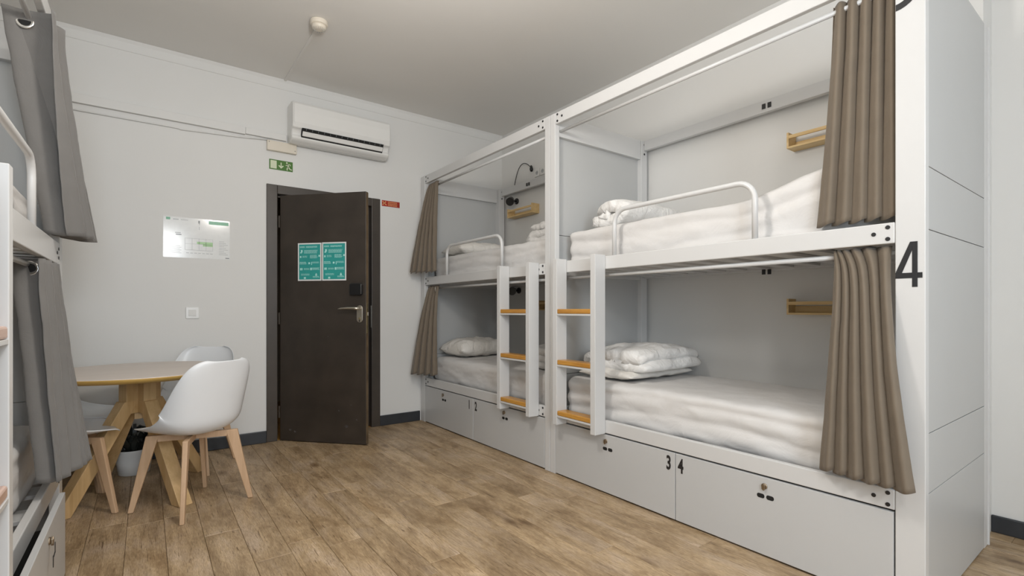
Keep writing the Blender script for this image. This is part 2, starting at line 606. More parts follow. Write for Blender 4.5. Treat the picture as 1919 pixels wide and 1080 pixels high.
# black electronic lock box
rb = MB()
poly = []
for (cx, cz, a0) in ((.75, 1.326, 0), (.675, 1.326, 90), (.675, 1.262, 180), (.75, 1.262, 270)):
    for k in range(6):
        t = math.radians(a0 + k * 18)
        poly.append((cx + .018 * math.cos(t), cz + .018 * math.sin(t)))
rb.prism(poly, -.028, 0, 'y')
rl = rb.build('card_reader', M['black'], D, bevel=.006)
MB().box(.764, .7665, -.0295, -.004, 1.255, 1.335).build('reader_trim', M['chrome'], rl)
# handle: oval escutcheon, cylinder hole and lever
poly = []
for (cz, a0) in ((1.135, 0), (1.045, 180)):
    for k in range(13):
        t = math.radians(a0 + k * 15)
        poly.append((.742 + .026 * math.cos(t), cz + .026 * math.sin(t)))
esc = MB().prism(poly, -.009, 0, 'y').build('handle_plate', M['steel'], D, bevel=.003)
hb = MB()
hb.tube([(.745, -.009, 1.135), (.745, -.05, 1.135)], .0105, 14)
hb.tube([(.752, -.05, 1.135), (.72, -.053, 1.136), (.66, -.056, 1.137), (.60, -.058, 1.134), (.575, -.057, 1.131)],
        [.0115, .0115, .0095, .0075, .004], 12)
hb.build('door_handle', M['steel'], D, smooth=True)
MB().lathe([(.0085, 0), (.0085, -.003)], 16, (.742, -.009, 1.052), 'y').build('lock_cylinder', M['brass'], esc)
MB().box(.738, .746, -.0115, -.0085, 1.024, 1.050).build('keyhole', M['black'], esc)
# scuffs near the foot of the door
def scuff(u, z, r, seed):
    poly = []
    for k in range(14):
        t = 2 * PI * k / 14
        rr = r * (0.55 + .75 * abs(noise.noise(Vector((math.cos(t) * 1.3, math.sin(t) * 1.3, seed)))))
        poly.append((u + rr * math.cos(t), z + rr * .8 * math.sin(t)))
    MB().prism(poly, -.0008, -.0001, 'y').build('scuff_mark', M['scuff'], D)
M['scuff'] = plain('scuffed_paint', (0.075, 0.07, 0.068), 0.5, 0.5, 60)
for q in ((.10, .10, .018, 1), (.14, .085, .014, 2), (.55, .28, .010, 3), (.71, .21, .010, 4), (.62, .15, .022, 5), (.66, .33, .007, 6), (.24, .62, .006, 7), (.45, .9, .006, 8)):
    scuff(*q)


def slab_print(rects, name, mat, parent, fx, z_off):
    """Joined flat print; rects (u0,u1,v0,v1) through the placement function fx(u,v,depth)->Vector."""
    mb = MB()
    for (a, b, c, d) in rects:
        n0 = len(mb.v)
        for dep in (z_off, z_off + .0004):
            for (u, v) in ((a, c), (b, c), (b, d), (a, d)):
                mb.v.append(tuple(fx(u, v, dep)))
        for q in ((0, 1, 2, 3), (7, 6, 5, 4), (0, 4, 5, 1), (1, 5, 6, 2), (2, 6, 7, 3), (3, 7, 4, 0)):
            mb.f.append(tuple(n0 + i for i in q))
    return mb.build(name, mat, parent)


# two teal notices on the door
def notice(u0, u1, zb_, zt_, label):
    R = Matrix.Rotation(ang, 4, 'Z')
    base = Vector((hx, hy, 0))

    def fx(u, v, dep):
        lx = u0 + (u1 - u0) * u
        lz = zb_ + (zt_ - zb_) * v
        return Vector((lx, -.0005 - dep, lz))
    t = bpy.data.objects.new('notice', None)
    COL.objects.link(t)
    t.location = base
    t.rotation_euler = (0, 0, ang)
    tag(t, label, 'poster', 'teal notices on the black door')
    slab_print([(0, 1, 0, 1)], 'paper_border', M['paper'], t, fx, 0)
    slab_print([(.05, .95, .035, .965)], 'teal_field', M['teal'], t, fx, .0005)
    r = random.Random(3)
    rects = []
    # headline of two words
    x = .09
    for n, gap in ((4, .05), (9, 0)):
        for k in range(n):
            wdt = .045
            h0 = .875 + r.uniform(0, .006)
            rects += [(x, x + wdt, h0, h0 + .012), (x, x + .014, h0, .915), (x + .02, x + wdt, .903, .915)]
            x += wdt + .008
        x += gap
    def lines(a, b, top, n, dz, th=.011):
        for k in range(n):
            zz = top - k * dz
            xx = a
            end = b - r.uniform(0, .12) * (b - a)
            while xx < end:
                wd = r.uniform(.03, .09)
                rects.append((xx, min(xx + wd, end), zz - th, zz))
                xx += wd + .012
    lines(.27, .88, .81, 4, .024)
    lines(.20, .42, .66, 2, .03)
    lines(.52, .84, .68, 4, .024)
    lines(.08, .38, .50, 3, .024)
    lines(.62, .92, .50, 2, .026)
    lines(.26, .50, .33, 2, .026)
    lines(.62, .92, .345, 3, .022)
    lines(.14, .52, .185, 2, .028)
    lines(.64, .92, .12, 2, .022)
    # pictograms
    for (a, b, c, d) in ((.10, .17, .73, .76), (.13, .20, .755, .82), (.09, .15, .61, .66), (.88, .94, .63, .68),
                         (.45, .52, .44, .49), (.575, .60, .42, .50), (.10, .14, .28, .34), (.155, .195, .28, .34),
                         (.53, .60, .28, .345), (.745, .82, .13, .175), (.765, .80, .17, .20), (.26, .34, .05, .10)):
        rects.append((a, b, c, d))
    tag(slab_print(rects, 'white_print', M['tealtext'], t, fx, .001), kind='stuff')
    return t


notice(.170, .390, 1.370, 1.690, 'teal information notice with white print on the black door, on the hinge side')
notice(.396, .618, 1.370, 1.692, 'teal information notice with white print on the black door, on the handle side')


# ------------------------------------------------------------ things on the back wall
def wallfx(x0, x1, zb_, zt_, y=YW):
    def fx(u, v, dep):
        return Vector((x0 + (x1 - x0) * u, y - .0005 - dep, zb_ + (zt_ - zb_) * v))
    return fx


# evacuation plan poster
P1 = thing('evacuation_plan', (.327, YW, 1.68), 'laminated evacuation plan with green header hanging on the wall left of the door', 'poster')


def shift(o, t):
    o.matrix_parent_inverse = Matrix.Translation(-Vector(t.location))
    return o


fx = wallfx(.106, .549, 1.529, 1.842)
shift(slab_print([(0, 1, 0, 1)], 'laminated_sheet', M['paper'], P1, fx, 0), P1)
shift(slab_print([(.67, .98, .88, .965)], 'green_header', M['print_green'], P1, fx, .0006), P1)
shift(slab_print([(.04, .10, .92, .98)], 'green_logo', M['print_green'], P1, fx, .0006), P1)
shift(slab_print([(.49, .73, .36, .42), (.58, .73, .31, .36)], 'green_route', M['print_lime'], P1, fx, .0006), P1)
pr = []
for k in range(5):
    pr.append((.31 + k * .105, .315 + k * .105, .20, .50))
pr += [(.31, .73, .49, .496), (.31, .73, .355, .36), (.31, .73, .20, .208)]
for k in range(9):
    pr.append((.83, .97 - .03 * (k % 3), .12 + k * .042, .132 + k * .042))
for k in range(6):
    pr.append((.05, .26 - .02 * (k % 2), .11 + k * .035, .12 + k * .035))
for k in range(7):
    pr.append((.33 + k * .06, .37 + k * .06, .12, .135))
pr += [(.14, .22, .925, .955), (.25, .36, .93, .95), (.17, .25, .60, .625), (.52, .535, .84, .93), (.52, .53, .72, .8)]
tag(shift(slab_print(pr, 'grey_print', M['print_grey'], P1, fx, .0006), P1), kind='stuff')
tag(shift(slab_print([(.51, .535, .88, .95), (.93, .99, .03, .05), (.18, .26, .56, .58)], 'dark_print', M['print_dark'], P1, fx, .001), P1), kind='stuff')

# light switch
S1 = thing('light_switch', (.292, YW, 1.10), 'white square light switch on the wall below the evacuation plan', 'switch')
shift(MB().box(.249, .337, YW - .009, YW - .0002, 1.055, 1.145).build('switch_plate', M['acwhite'], S1, bevel=.003), S1)
shift(MB().prism([(YW - .009, 1.075), (YW - .013, 1.075), (YW - .017, 1.126), (YW - .009, 1.126)], .268, .318, 'x').build('rocker', M['acwhite'], S1, bevel=.001), S1)

# exit sign
E1 = thing('exit_sign', (.935, YW, 2.366), 'green emergency exit sign with arrow and running man above the door', 'sign')
fx = wallfx(.842, 1.029, 2.325, 2.41)
shift(MB().box(.842, 1.029, YW - .003, YW - .0002, 2.325, 2.41).build('sign_board', M['green'], E1), E1)
shift(slab_print([(.05, .31, .10, .90)], 'door_symbol', M['glow'], E1, fx, .003), E1)
ar = MB().prism([(.935, 2.340), (.957, 2.363), (.948, 2.368), (.939, 2.358), (.939, 2.392), (.931, 2.392), (.931, 2.358), (.922, 2.368), (.913, 2.363)], YW - .0042, YW - .0034, 'y')
shift(ar.build('arrow_symbol', M['glow'], E1), E1)
rm = MB()
def bar(mb, p, q, wd):
    p, q = Vector(p), Vector(q)
    d = (q - p).normalized()
    n = Vector((-d.y, d.x)) * wd / 2
    mb.prism([tuple(p + n), tuple(q + n), tuple(q - n), tuple(p - n)], YW - .0042, YW - .0034, 'y')
for p, q, wd in (((.985, 2.385), (.996, 2.358), .013), ((.996, 2.362), (.983, 2.350), .009), ((.983, 2.350), (.984, 2.333), .008),
                 ((.996, 2.360), (1.006, 2.345), .009), ((1.006, 2.345), (1.022, 2.341), .008), ((.988, 2.382), (.972, 2.372), .006),
                 ((.988, 2.384), (1.006, 2.386), .006), ((1.006, 2.386), (1.010, 2.374), .006)):
    bar(rm, p, q, wd)
rm.lathe([(.007, -.0042), (.007, -.0034)], 12, (.981, YW, 2.396), 'y')
shift(rm.build('running_man', M['glow'], E1), E1)

# small red sign
R1 = thing('fire_notice', (1.93, YW, 2.16), 'small red notice with white crossed symbol right of the door frame', 'sign')
shift(MB().box(1.834, 2.027, YW - .002, YW - .0002, 2.13, 2.195).build('sign_board', M['paper'], R1), R1)
fx = wallfx(1.838, 2.023, 2.134, 2.191)
shift(slab_print([(0, 1, 0, 1)], 'red_field', M['red'], R1, fx, .002), R1)
xm = MB()
for p, q in (((1.845, 2.180), (1.886, 2.146)), ((1.845, 2.146), (1.880, 2.181))):
    pp, qq = Vector(p), Vector(q)
    d = (qq - pp).normalized()
    n = Vector((-d.y, d.x)) * .0045
    xm.prism([tuple(pp + n), tuple(qq + n), tuple(qq - n), tuple(pp - n)], YW - .0036, YW - .0029, 'y')
shift(xm.build('crossed_symbol', M['signtext'], R1), R1)
r = random.Random(5)
rr = []
for zz in (.70, .42, .15):
    xx = .34
    while xx < .84:
        wd = r.uniform(.03, .06)
        rr.append((xx, xx + wd, zz, zz + .14))
        xx += wd + .014
tag(shift(slab_print(rr, 'sign_print', M['signtext'], R1, fx, .0028), R1), kind='stuff')

# air conditioner
A1 = thing('air_conditioner', (1.41, YW, 2.56), 'white wall-mounted air conditioner high above the door', 'air conditioner')
prof = [(0, 2.56), (-.10, 2.548), (-.150, 2.562), (-.172, 2.585), (-.160, 2.600), (-.150, 2.612), (-.170, 2.650), (-.197, 2.660), (-.204, 2.70),
        (-.206, 2.80), (-.200, 2.858), (-.185, 2.880), (-.15, 2.888), (0, 2.888)]
prof = [(YW + a, b) for a, b in prof]
shift(MB().prism(prof, .985, 1.845, 'x').build('body', M['acwhite'], A1, bevel=.012, seg=3), A1)
# front panel shell, slightly proud
fp = [(-.199, 2.672), (-.210, 2.70), (-.212, 2.80), (-.207, 2.855), (-.194, 2.875), (-.19, 2.87), (-.2, 2.80), (-.2, 2.70)]
shift(MB().prism([(YW + a, b) for a, b in fp], .995, 1.835, 'x').build('front_panel', M['acwhite'], A1, bevel=.003), A1)
shift(MB().prism([(YW - .166, 2.590), (YW - .206, 2.660), (YW - .170, 2.666), (YW - .14, 2.60)], 1.06, 1.775, 'x').build('air_slot', M['dark'], A1), A1)
shift(MB().prism([(YW - .196, 2.628), (YW - .200, 2.634), (YW - .182, 2.602), (YW - .176, 2.600)], 1.065, 1.77, 'x').build('louver', M['acwhite'], A1, bevel=.001), A1)
for k in range(14):
    xx = 1.09 + k * .05
    shift(MB().prism([(YW - .193, 2.640), (YW - .206, 2.652), (YW - .203, 2.660), (YW - .190, 2.655)], xx, xx + .006, 'x').build('guide_vane', M['print_dark'], A1), A1)
# cable duct, cable and junction box
K1 = thing('cable_duct', (.3, YW, 2.6), 'white cable duct running along the back wall to the air conditioner', 'duct')
shift(MB().box(XLW + .02, .66, YW - .03, YW - .0002, 2.571, 2.636).build('duct_cover', M['wall'], K1, bevel=.004), K1)
shift(MB().box(.661, .975, YW - .026, YW - .0002, 2.578, 2.632).build('duct_end', M['wall'], K1, bevel=.004), K1)
shift(MB().tube([(XLW + .02, YW - .008, 2.520), (.2, YW - .008, 2.527), (.215, YW - .008, 2.521), (.6, YW - .008, 2.545), (.85, YW - .008, 2.568)], .006, 8).build('thin_cable', M['wall'], K1, smooth=True), K1)
J1 = thing('junction_box', (.937, YW, 2.52), 'cream junction box with two screws below the air conditioner, above the exit sign', 'junction box')
shift(MB().box(.820, 1.055, YW - .04, YW - .0002, 2.476, 2.560).build('box_cover', M['cream'], J1, bevel=.005), J1)
for xx in (.835, 1.040):
    shift(MB().lathe([(.004, 0), (.003, -.0025)], 10, (xx, YW - .04, 2.545 if xx < .9 else 2.50), 'y').build('screw', M['print_dark'], J1), J1)

# smoke detector and its conduit
D1 = thing('smoke_detector', (.955, 3.51, ZC), 'round white smoke detector on the ceiling', 'smoke detector')
MB().lathe([(.050, 0), (.058, -.006), (.058, -.028), (.053, -.034), (.045, -.036)], 36).build('housing', M['cream'], D1, smooth=False, bevel=.002)
MB().lathe([(.047, -.034), (.049, -.042), (.044, -.056), (.028, -.064), (.010, -.066)], 36).build('sensor_head', M['cream'], D1, smooth=True)
dots = MB()
for ring, n in ((.040, 20), (.032, 16), (.023, 12)):
    for k in range(n):
        t = 2 * PI * k / n
        zz = {.040: -.0585, .032: -.063, .023: -.0655}[ring]
        dots.lathe([(.0022, 0), (.0018, -.002)], 6, (ring * math.cos(t), ring * math.sin(t), zz))
tag(dots.build('sensor_holes', M['print_grey'], D1), kind='stuff')
K2 = thing('ceiling_conduit', (.965, 4.05, ZC), 'thin white conduit on the ceiling from the smoke detector to the back wall', 'conduit')
MB().box(-.009, .009, -.49, YW - 4.05 - .02, -.013, -.0003).build('conduit_cover', M['ceiling'], K2, bevel=.002)

# made-up pendant fittings, out of view, around the added fill lights
for k, (lx, ly, lz) in enumerate(FILL_LIGHTS):
    t = thing('added_pendant_lamp', (lx, ly, ZC), ('added unseen pendant lamp with open wire ring, nearer the door', 'added unseen pendant lamp with open wire ring, by the windows')[k], 'lamp', 'added pendant lamps')
    MB().lathe([(.05, 0), (.05, -.02), (.02, -.035)], 24).build('ceiling_rose', M['acwhite'], t, smooth=False)
    MB().tube([(0, 0, -.035), (0, 0, lz + .19 - ZC)], .004, 8).build('lamp_cord', M['black'], t)
    MB().lathe([(.02, lz + .19 - ZC), (.024, lz + .16 - ZC)], 16).build('lamp_socket', M['black'], t)
    ring = [(.17 * math.cos(a * PI / 16), .17 * math.sin(a * PI / 16), lz - ZC) for a in range(33)]
    MB().tube(ring, .003, 6).build('wire_ring', M['black'], t)
    for a in (0, 1, 2):
        c_, s_ = math.cos(a * 2.0944), math.sin(a * 2.0944)
        MB().tube([(.02 * c_, .02 * s_, lz + .165 - ZC), (.17 * c_, .17 * s_, lz - ZC)], .002, 6).build('wire_stay', M['black'], t)


# ------------------------------------------------------------ bunk beds
def bed(loc_label, yn, yf, xf, sgn, depth, Z, pn, pf, lad, lockers, rail, numbers, near_panel, far_panel, bolts_n=True, tread_mat='tread', brackets=None, pull=0.0):
    """yn/yf: near and far end; xf: front plane; sgn: +1 when the bed reaches towards +X; Z: heights dict."""
    T = thing('bunk_bed', (xf, (yn + yf) / 2, 0), loc_label, 'bunk bed', 'white bunk beds with drawers and curtains')
    X = lambda d: xf + sgn * d
    P = lambda o: shift(o, T)
    bd = M['bed']
    rt, rb, mt, mb_, tt, tb = Z['rt'], Z['rb'], Z['mt'], Z['mb'], Z['tt'], Z['tb']
    for (a, b, nm) in ((yn, yn + pn, 'near'), (yf - pf, yf, 'far')):
        P(MB().box(X(0), X(.04), a, b, 0, tt).build('post', bd, T, bevel=.003))
        P(MB().box(X(depth - .07), X(depth), a, b, 0, tt).build('post', bd, T, bevel=.003))
    bolts = []
    for nm, lo, hi in (('top_beam', tb, tt), ('middle_beam', mb_, mt), ('bottom_rail', rb, rt)):
        f_ = P(MB().box(X(0.001), X(.03), yn + pn + .001, yf - pf - .001, lo, hi).build(nm, bd, T, bevel=.004))
        P(MB().box(X(depth - .04), X(depth - .005), yn + pn + .001, yf - pf - .001, lo, hi).build(nm, bd, T, bevel=.004))
        zc = (lo + hi) / 2
        for (ye, s_) in ((yn + pn, 1), (yf - pf, -1)):
            for dy, dz in ((.023, .022), (.068, 0), (.023, -.022)):
                bo = MB().lathe([(.0078, -.0012), (.0078, .002)], 14, (X(0), ye + s_ * dy, zc + dz), 'x').build('bolt', M['number'], f_)
    # side rails and end boards
    for (ye, s_, show) in ((yn, 1, near_panel), (yf, -1, far_panel)):
        pw = pn if s_ > 0 else pf
        # structural side beams inside the frame
        for lo, hi in ((tt - .15, tt), (mb_ - .01, mt + .02), (rb, rt)):
            sb = P(MB().box(X(.041), X(depth - .071), ye + s_ * .012 if s_ > 0 else ye - .045, ye + s_ * .045 if s_ > 0 else ye - .012, lo, hi).build('side_beam', bd, T, bevel=.003))
            if sgn > 0:
                for dz in (.045, -.03) if lo > 2 else (.02, -.02):
                    bo = MB().lathe([(.008, -.0015), (.008, .0015)], 12, (X(depth - .035), ye + s_ * (pw + .0005), (lo + hi) / 2 + dz), 'y').build('bolt', M['number'], sb)
            seams = [0.004, .45, .67, 1.415, 1.645, tt - .002]
        for i in range(5):
            a, b = (ye + .001, ye + .013) if s_ > 0 else (ye - .013, ye - .001)
            P(MB().box(X(.041), X(depth - .008), a, b, seams[i] + .0016, seams[i + 1] - .0016).build('end_board', M['panel'], T, bevel=.0012))
        # inner lining, as the room side of the boards
    # back stop strip on the outer end panel
    if near_panel:
        P(MB().box(X(depth - .008), X(depth + .004), yn - .006, yn + .03, .0, tt - .002).build('corner_trim', M['bed'], T, bevel=.001))
    # slats under both mattresses
    for zz, cnt in ((mb_ + .012, 13), (rb + .012, 6)):
        span = (yf - pf) - (yn + pn)
        for k in range(cnt):
            yc = yn + pn + span * (k + .5) / cnt
            hw = .036 if cnt == 13 else .07
            P(MB().box(X(.031), X(depth - .041), yc - hw, yc + hw, zz, zz + .018).build('slat', bd, T, bevel=.002))
    # curtain rods
    for zz in (tb - .036, mb_ - .033):
        P(MB().tube([(X(.055), yn + pn * .5, zz), (X(.055), yf - pf * .5, zz)], .0105, 12).build('curtain_rod', bd, T, smooth=True))
    # guard rail of the upper bunk
    if rail:
        y0, y1, zt_ = rail
        pts = [(X(.018), y0, mt)]
        R_ = .085
        for (yc, a0) in ((y0 + R_, 180), (y1 - R_, 90)):
            for k in range(8):
                t = math.radians(a0 - k * 90 / 7)
                pts.append((X(.018), yc + R_ * math.cos(t), zt_ - R_ + R_ * math.sin(t)))
        pts.append((X(.018), y1, mt))
        P(MB().tube(pts, .0135, 14).build('guard_rail', bd, T, smooth=True))
    # ladder
    la, lb = lad
    for a in (la, lb - .041):
        P(MB().box(X(-.09), X(-.001), a, a + .041, Z['lb'], mt + .007).build('ladder_stile', bd, T, bevel=.0025))
    for zz in Z['treads']:
        tr = P(MB().box(X(-.088), X(-.006), la + .0415, lb - .0415, zz - .030, zz).build('ladder_tread', M[tread_mat], T, bevel=.006))
        ts = MB().box(X(-.089), X(-.004), la + .0415, lb - .0415, zz - .042, zz - .0305).build('tread_support', bd, tr, bevel=.001)
    # lockers
    for k, (a, b, hy_, lk) in enumerate(lockers):
        pu = lk.get('pull', 0)
        dep = .60
        carc = MB().box(X(.022 - pu), X(dep), a + .01, b - .01, .02, rb - .05)
        lkr = P(carc.build('drawer_box', M['dark'], T))
        fx0, fx1 = X(-.0005 - pu), X(.0195 - pu)
        top = lk.get('top', rb - .008)
        dr = P(MB().box(fx0, fx1, a, b, .010, top).build('drawer_front', M['locker'], T, bevel=.0022))
        hz = Z['hz'] if 'top' not in lk else top - .09
        if lk.get('holes', True):
            for (c0_, c1_) in ((hy_ + .004, hy_ + .038), (hy_ - .038, hy_ - .004)):
                poly = []
                for (cy_, a0) in ((c1_ - .008, -90), (c0_ + .008, 90)):
                    for q in range(9):
                        t = math.radians(a0 + q * 22.5)
                        poly.append((cy_ + .008 * math.cos(t), hz + .010 * math.sin(t)))
                g = MB().prism(poly, X(-.0014 - pu), X(0.004 - pu), 'x').build('grip_hole', M['dark'], dr)
        # cam lock with hasp
        lz = hz + .047
        ly = lk.get('lock_y', hy_ + .008)
        l1 = MB().lathe([(.0135, 0), (.0135, -.004 * sgn), (.0105, -.006 * sgn)], 18, (X(-pu), ly, lz), 'x').build('lock', M['bronze'], dr, bevel=.001)
        hexa = [(ly + .011 * math.cos(t * PI / 3 + .5) * .8, lz - .002 + .017 * math.sin(t * PI / 3 + .5)) for t in range(6)]
        l2 = MB().prism(hexa, X(-.006 - pu), X(-.014 - pu), 'x').build('lock_knob', M['bronze'], dr, bevel=.002)
        if lk.get('key'):
            l3 = MB().box(X(-.016 - pu), X(-.018 - pu), ly - .004, ly + .004, lz - .045, lz - .008).box(X(-.014 - pu), X(-.016 - pu), ly - .030, ly - .020, lz - .085, lz - .045)
            l3.tube([(X(-.017 - pu), ly, lz - .040), (X(-.016 - pu), ly - .014, lz - .046), (X(-.016 - pu), ly - .024, lz - .050)], .0016, 6)
            l3 = l3.build('key', M['number'], dr)
        if lk.get('num'):
            ny = lk['num_y']
            right = (0, -sgn, 0)
            tm = text_mesh('number', lk['num'], M['number'], dr, .078, .0004, basis(right, (0, 0, 1), (X(-.0012 - pu), ny, Z['nz'])), sx=.62, bold=.0022)
    # small black brackets on the back beams
    for (by, bz) in (brackets or []):
        for dy in (-.018, .018):
            P(MB().box(X(depth - .046), X(depth - .0401), by + dy - .011, by + dy + .011, bz - .016, bz + .016).build('bracket', M['number'], T, bevel=.001))
    return T


ZR = dict(rt=.447, rb=.370, mt=1.451, mb=1.372, tt=2.472, tb=2.394, lb=.368, treads=(1.128, .795, .462), hz=.276, nz=.304)
B_near = bed('white bunk bed nearest the camera on the right, numbered 3 and 4', .537, 2.588, 2.25, 1, .985, ZR, .09, .052, (2.075, 2.460),
             [(.632, 1.579, 1.108, dict(num='4', num_y=1.548, lock_y=1.112)), (1.583, 2.532, 2.057, dict(num='3', num_y=1.622, lock_y=2.071))],
             (1.165, 2.02, 1.722), None, True, True, brackets=[(1.565, 1.366), (1.565, 2.432)])
B_far = bed('white bunk bed beside the door corner, numbered 1 and 2', 2.592, 4.585, 2.25, 1, .985, ZR, .052, .085, (2.708, 3.105),
            [(2.648, 3.586, 3.122, dict(num='2', num_y=3.545)), (3.592, 4.496, 4.10, dict(num='1', num_y=3.652, lock_y=4.118))],
            (3.19, 4.08, 1.722), None, False, True, brackets=[(4.022, 2.432), (3.2, 1.366)])
ZL = dict(rt=.345, rb=.262, mt=1.451, mb=1.345, tt=2.472, tb=2.394, lb=.25, treads=(1.084, .72, .38), hz=.2, nz=.25)
B_left = bed('white bunk bed along the left wall with an open drawer', 1.175, 3.385, -.342, -1, .985, ZL, .085, .10, (1.26, 1.640),
             [(1.30, 1.94, 1.65, dict()), (1.955, 2.80, 2.42, dict(pull=.068, top=.352, key=True, holes=False, lock_y=2.36))],
             (1.78, 2.68, 1.722), None, True, True, tread_mat='treadL')

# big vinyl numbers on the front post of the near bed
PX = 2.2495
n4 = MB()
def py(a):
    return .586 - a
n4.prism([(py(.010), 1.2055), (py(.026), 1.2055), (py(.026), 1.3715), (py(.010), 1.3715)], PX - .0008, PX + .0002, 'x')
n4.prism([(py(-.040), 1.238), (py(.0098), 1.238), (py(.0098), 1.258), (py(-.040), 1.258)], PX - .0008, PX + .0002, 'x')
n4.prism([(py(.0262), 1.238), (py(.040), 1.238), (py(.040), 1.258), (py(.0262), 1.258)], PX - .0008, PX + .0002, 'x')
n4.prism([(py(-.040), 1.2582), (py(-.020), 1.2582), (py(.0098), 1.340), (py(.0098), 1.3715), (py(.004), 1.3715)], PX - .0008, PX + .0002, 'x')
n4o = n4.build('number', M['number'], B_near)
n4o.matrix_parent_inverse = Matrix.Translation(-Vector(B_near.location))
n3 = MB()
for cz in (2.317, 2.43):
    pts_o, pts_i = [], []
    if cz > 2.4:
        continue
    for k in range(17):
        t = math.radians(-90 + k * 180 / 16)
        pts_o.append((.625 - .078 * math.cos(t), cz + .081 * math.sin(t)))
        pts_i.append((.625 - .054 * math.cos(t), cz + .057 * math.sin(t)))
    n3.prism(pts_o + pts_i[::-1], PX - .0008, PX + .0002, 'x')
n3o = n3.build('number', M['number'], B_near)
n3o.matrix_parent_inverse = Matrix.Translation(-Vector(B_near.location))


# ------------------------------------------------------------ bedding
def fbm(p, sc_=1.0, o=3):
    v, a = 0.0, 1.0
    p = Vector(p) * sc_
    for _ in range(o):
        v += a * noise.noise(p)
        p = p * 2.03
        a *= .5
    return v


def softbox(name, x0, x1, y0, y1, z0, z1, mat, label, cat, group, rad=.05, nx=30, ny=110, nz=24, disp=None, amp=.006, seed=0.0, wr=None):
    """Rounded cushion with a displaced surface: wrinkled cloth over a body."""
    cx, cy, cz = (x0 + x1) / 2, (y0 + y1) / 2, (z0 + z1) / 2
    hx_, hy_, hz_ = abs(x1 - x0) / 2, (y1 - y0) / 2, (z1 - z0) / 2
    bm = bmesh.new()
    cache = {}

    def pt(a, b, c):
        key = (round(a, 5), round(b, 5), round(c, 5))
        if key in cache:
            return cache[key]
        p = Vector((a * hx_, b * hy_, c * hz_))
        q = Vector((max(-hx_ + rad, min(hx_ - rad, p.x)), max(-hy_ + rad, min(hy_ - rad, p.y)), max(-hz_ + rad, min(hz_ - rad, p.z))))
        d = p - q
        n = d.normalized() if d.length > 1e-9 else Vector((0, 0, 1))
        if d.length > 1e-9:
            p = q + n * min(rad, d.length if max(abs(d.x), abs(d.y), abs(d.z)) == d.length else rad)
        w_ = Vector((p.x + cx, p.y + cy, p.z + cz))
        off = amp * fbm((w_.x * 1.6 + seed, w_.y * 1.6, w_.z * 5.0), 3.2, 4)
        if wr:
            off += wr(w_, n)
        if c <= -.99:
            off = 0
        w_ = w_ + n * off
        if disp:
            w_ = disp(w_, n)
        v = bm.verts.new(w_ - Vector((cx, cy, z0)))
        cache[key] = v
        return v

    def face(fn, na, nb):
        for i in range(na):
            for j in range(nb):
                vs = [fn(i / na, j / nb), fn((i + 1) / na, j / nb), fn((i + 1) / na, (j + 1) / nb), fn(i / na, (j + 1) / nb)]
                u = []
                for v in vs:
                    if v not in u:
                        u.append(v)
                if len(u) > 2:
                    try:
                        bm.faces.new(u)
                    except ValueError:
                        pass
    m_ = lambda t: 2 * t - 1
    face(lambda s, t: pt(m_(s), m_(t), 1), nx, ny)
    face(lambda s, t: pt(m_(s), m_(t), -1), nx, ny)
    face(lambda s, t: pt(-1, m_(s), m_(t)), ny, nz)
    face(lambda s, t: pt(1, m_(s), m_(t)), ny, nz)
    face(lambda s, t: pt(m_(s), -1, m_(t)), nx, nz)
    face(lambda s, t: pt(m_(s), 1, m_(t)), nx, nz)
    bmesh.ops.recalc_face_normals(bm, faces=bm.faces)
    me = bpy.data.meshes.new(name)
    bm.to_mesh(me)
    bm.free()
    me.polygons.foreach_set('use_smooth', [True] * len(me.polygons))
    me.materials.append(mat)
    o = bpy.data.objects.new(name, me)
    COL.objects.link(o)
    o.location = (cx, cy, z0)
    tag(o, label, cat, group)
    return o


def side_wrinkle(xfront, a=.010, k=1.0, ydir=1.0, seed=0):
    def f(w_, n):
        # long near-horizontal creases on the front side of a loose sheet
        if abs(n.x) < .5:
            return 0
        t = (w_.z * 62 + 4.2 * noise.noise(Vector((w_.y * 1.4 + seed, w_.z * 3, 0))) + w_.y * 1.3 * ydir)
        m = .5 + .5 * noise.noise(Vector((w_.y * 2.1 + seed, w_.z * 5, 3)))
        return a * k * (abs(math.sin(t * .5)) * 2 - 1.2) * m
    return f


MG = 'white-sheeted mattresses on the bunks'
def raised(w_, n):
    t = max(0, min(1, (1.35 - w_.y) / .6))
    if w_.z > 1.5:
        w_ = w_ + Vector((0, 0, .10 * t * t * (3 - 2 * t)))
    return w_
softbox('mattress', 2.345, 3.18, .66, 2.505, 1.405, 1.660, M['sheet'], 'white-sheeted mattress on the upper bunk of the nearest right bed', 'mattress', MG,
        rad=.04, disp=raised, wr=side_wrinkle(2.345, .008, 1.2, .8, 3), seed=3)
softbox('mattress', 2.330, 3.18, .645, 2.515, .402, .662, M['sheet'], 'white-sheeted mattress on the lower bunk of the nearest right bed', 'mattress', MG,
        rad=.05, wr=side_wrinkle(2.33, .009, 1.2, .5, 9), seed=9)
softbox('mattress', 2.345, 3.18, 2.66, 4.48, 1.405, 1.650, M['sheet'], 'white-sheeted mattress on the upper bunk of the bed by the door corner', 'mattress', MG,
        rad=.05, wr=side_wrinkle(2.345, .005, 1, .6, 5), seed=5)
softbox('mattress', 2.330, 3.18, 2.66, 4.48, .402, .655, M['sheet'], 'white-sheeted mattress on the lower bunk of the bed by the door corner', 'mattress', MG,
        rad=.06, wr=side_wrinkle(2.33, .003, 1, .4, 15), seed=15)
softbox('mattress', -1.26, -.425, 1.28, 3.30, 1.380, 1.655, M['sheet'], 'white-sheeted mattress on the upper bunk of the left bed', 'mattress', MG,
        rad=.07, wr=side_wrinkle(-.42, .008, 1, .6, 25), seed=25)
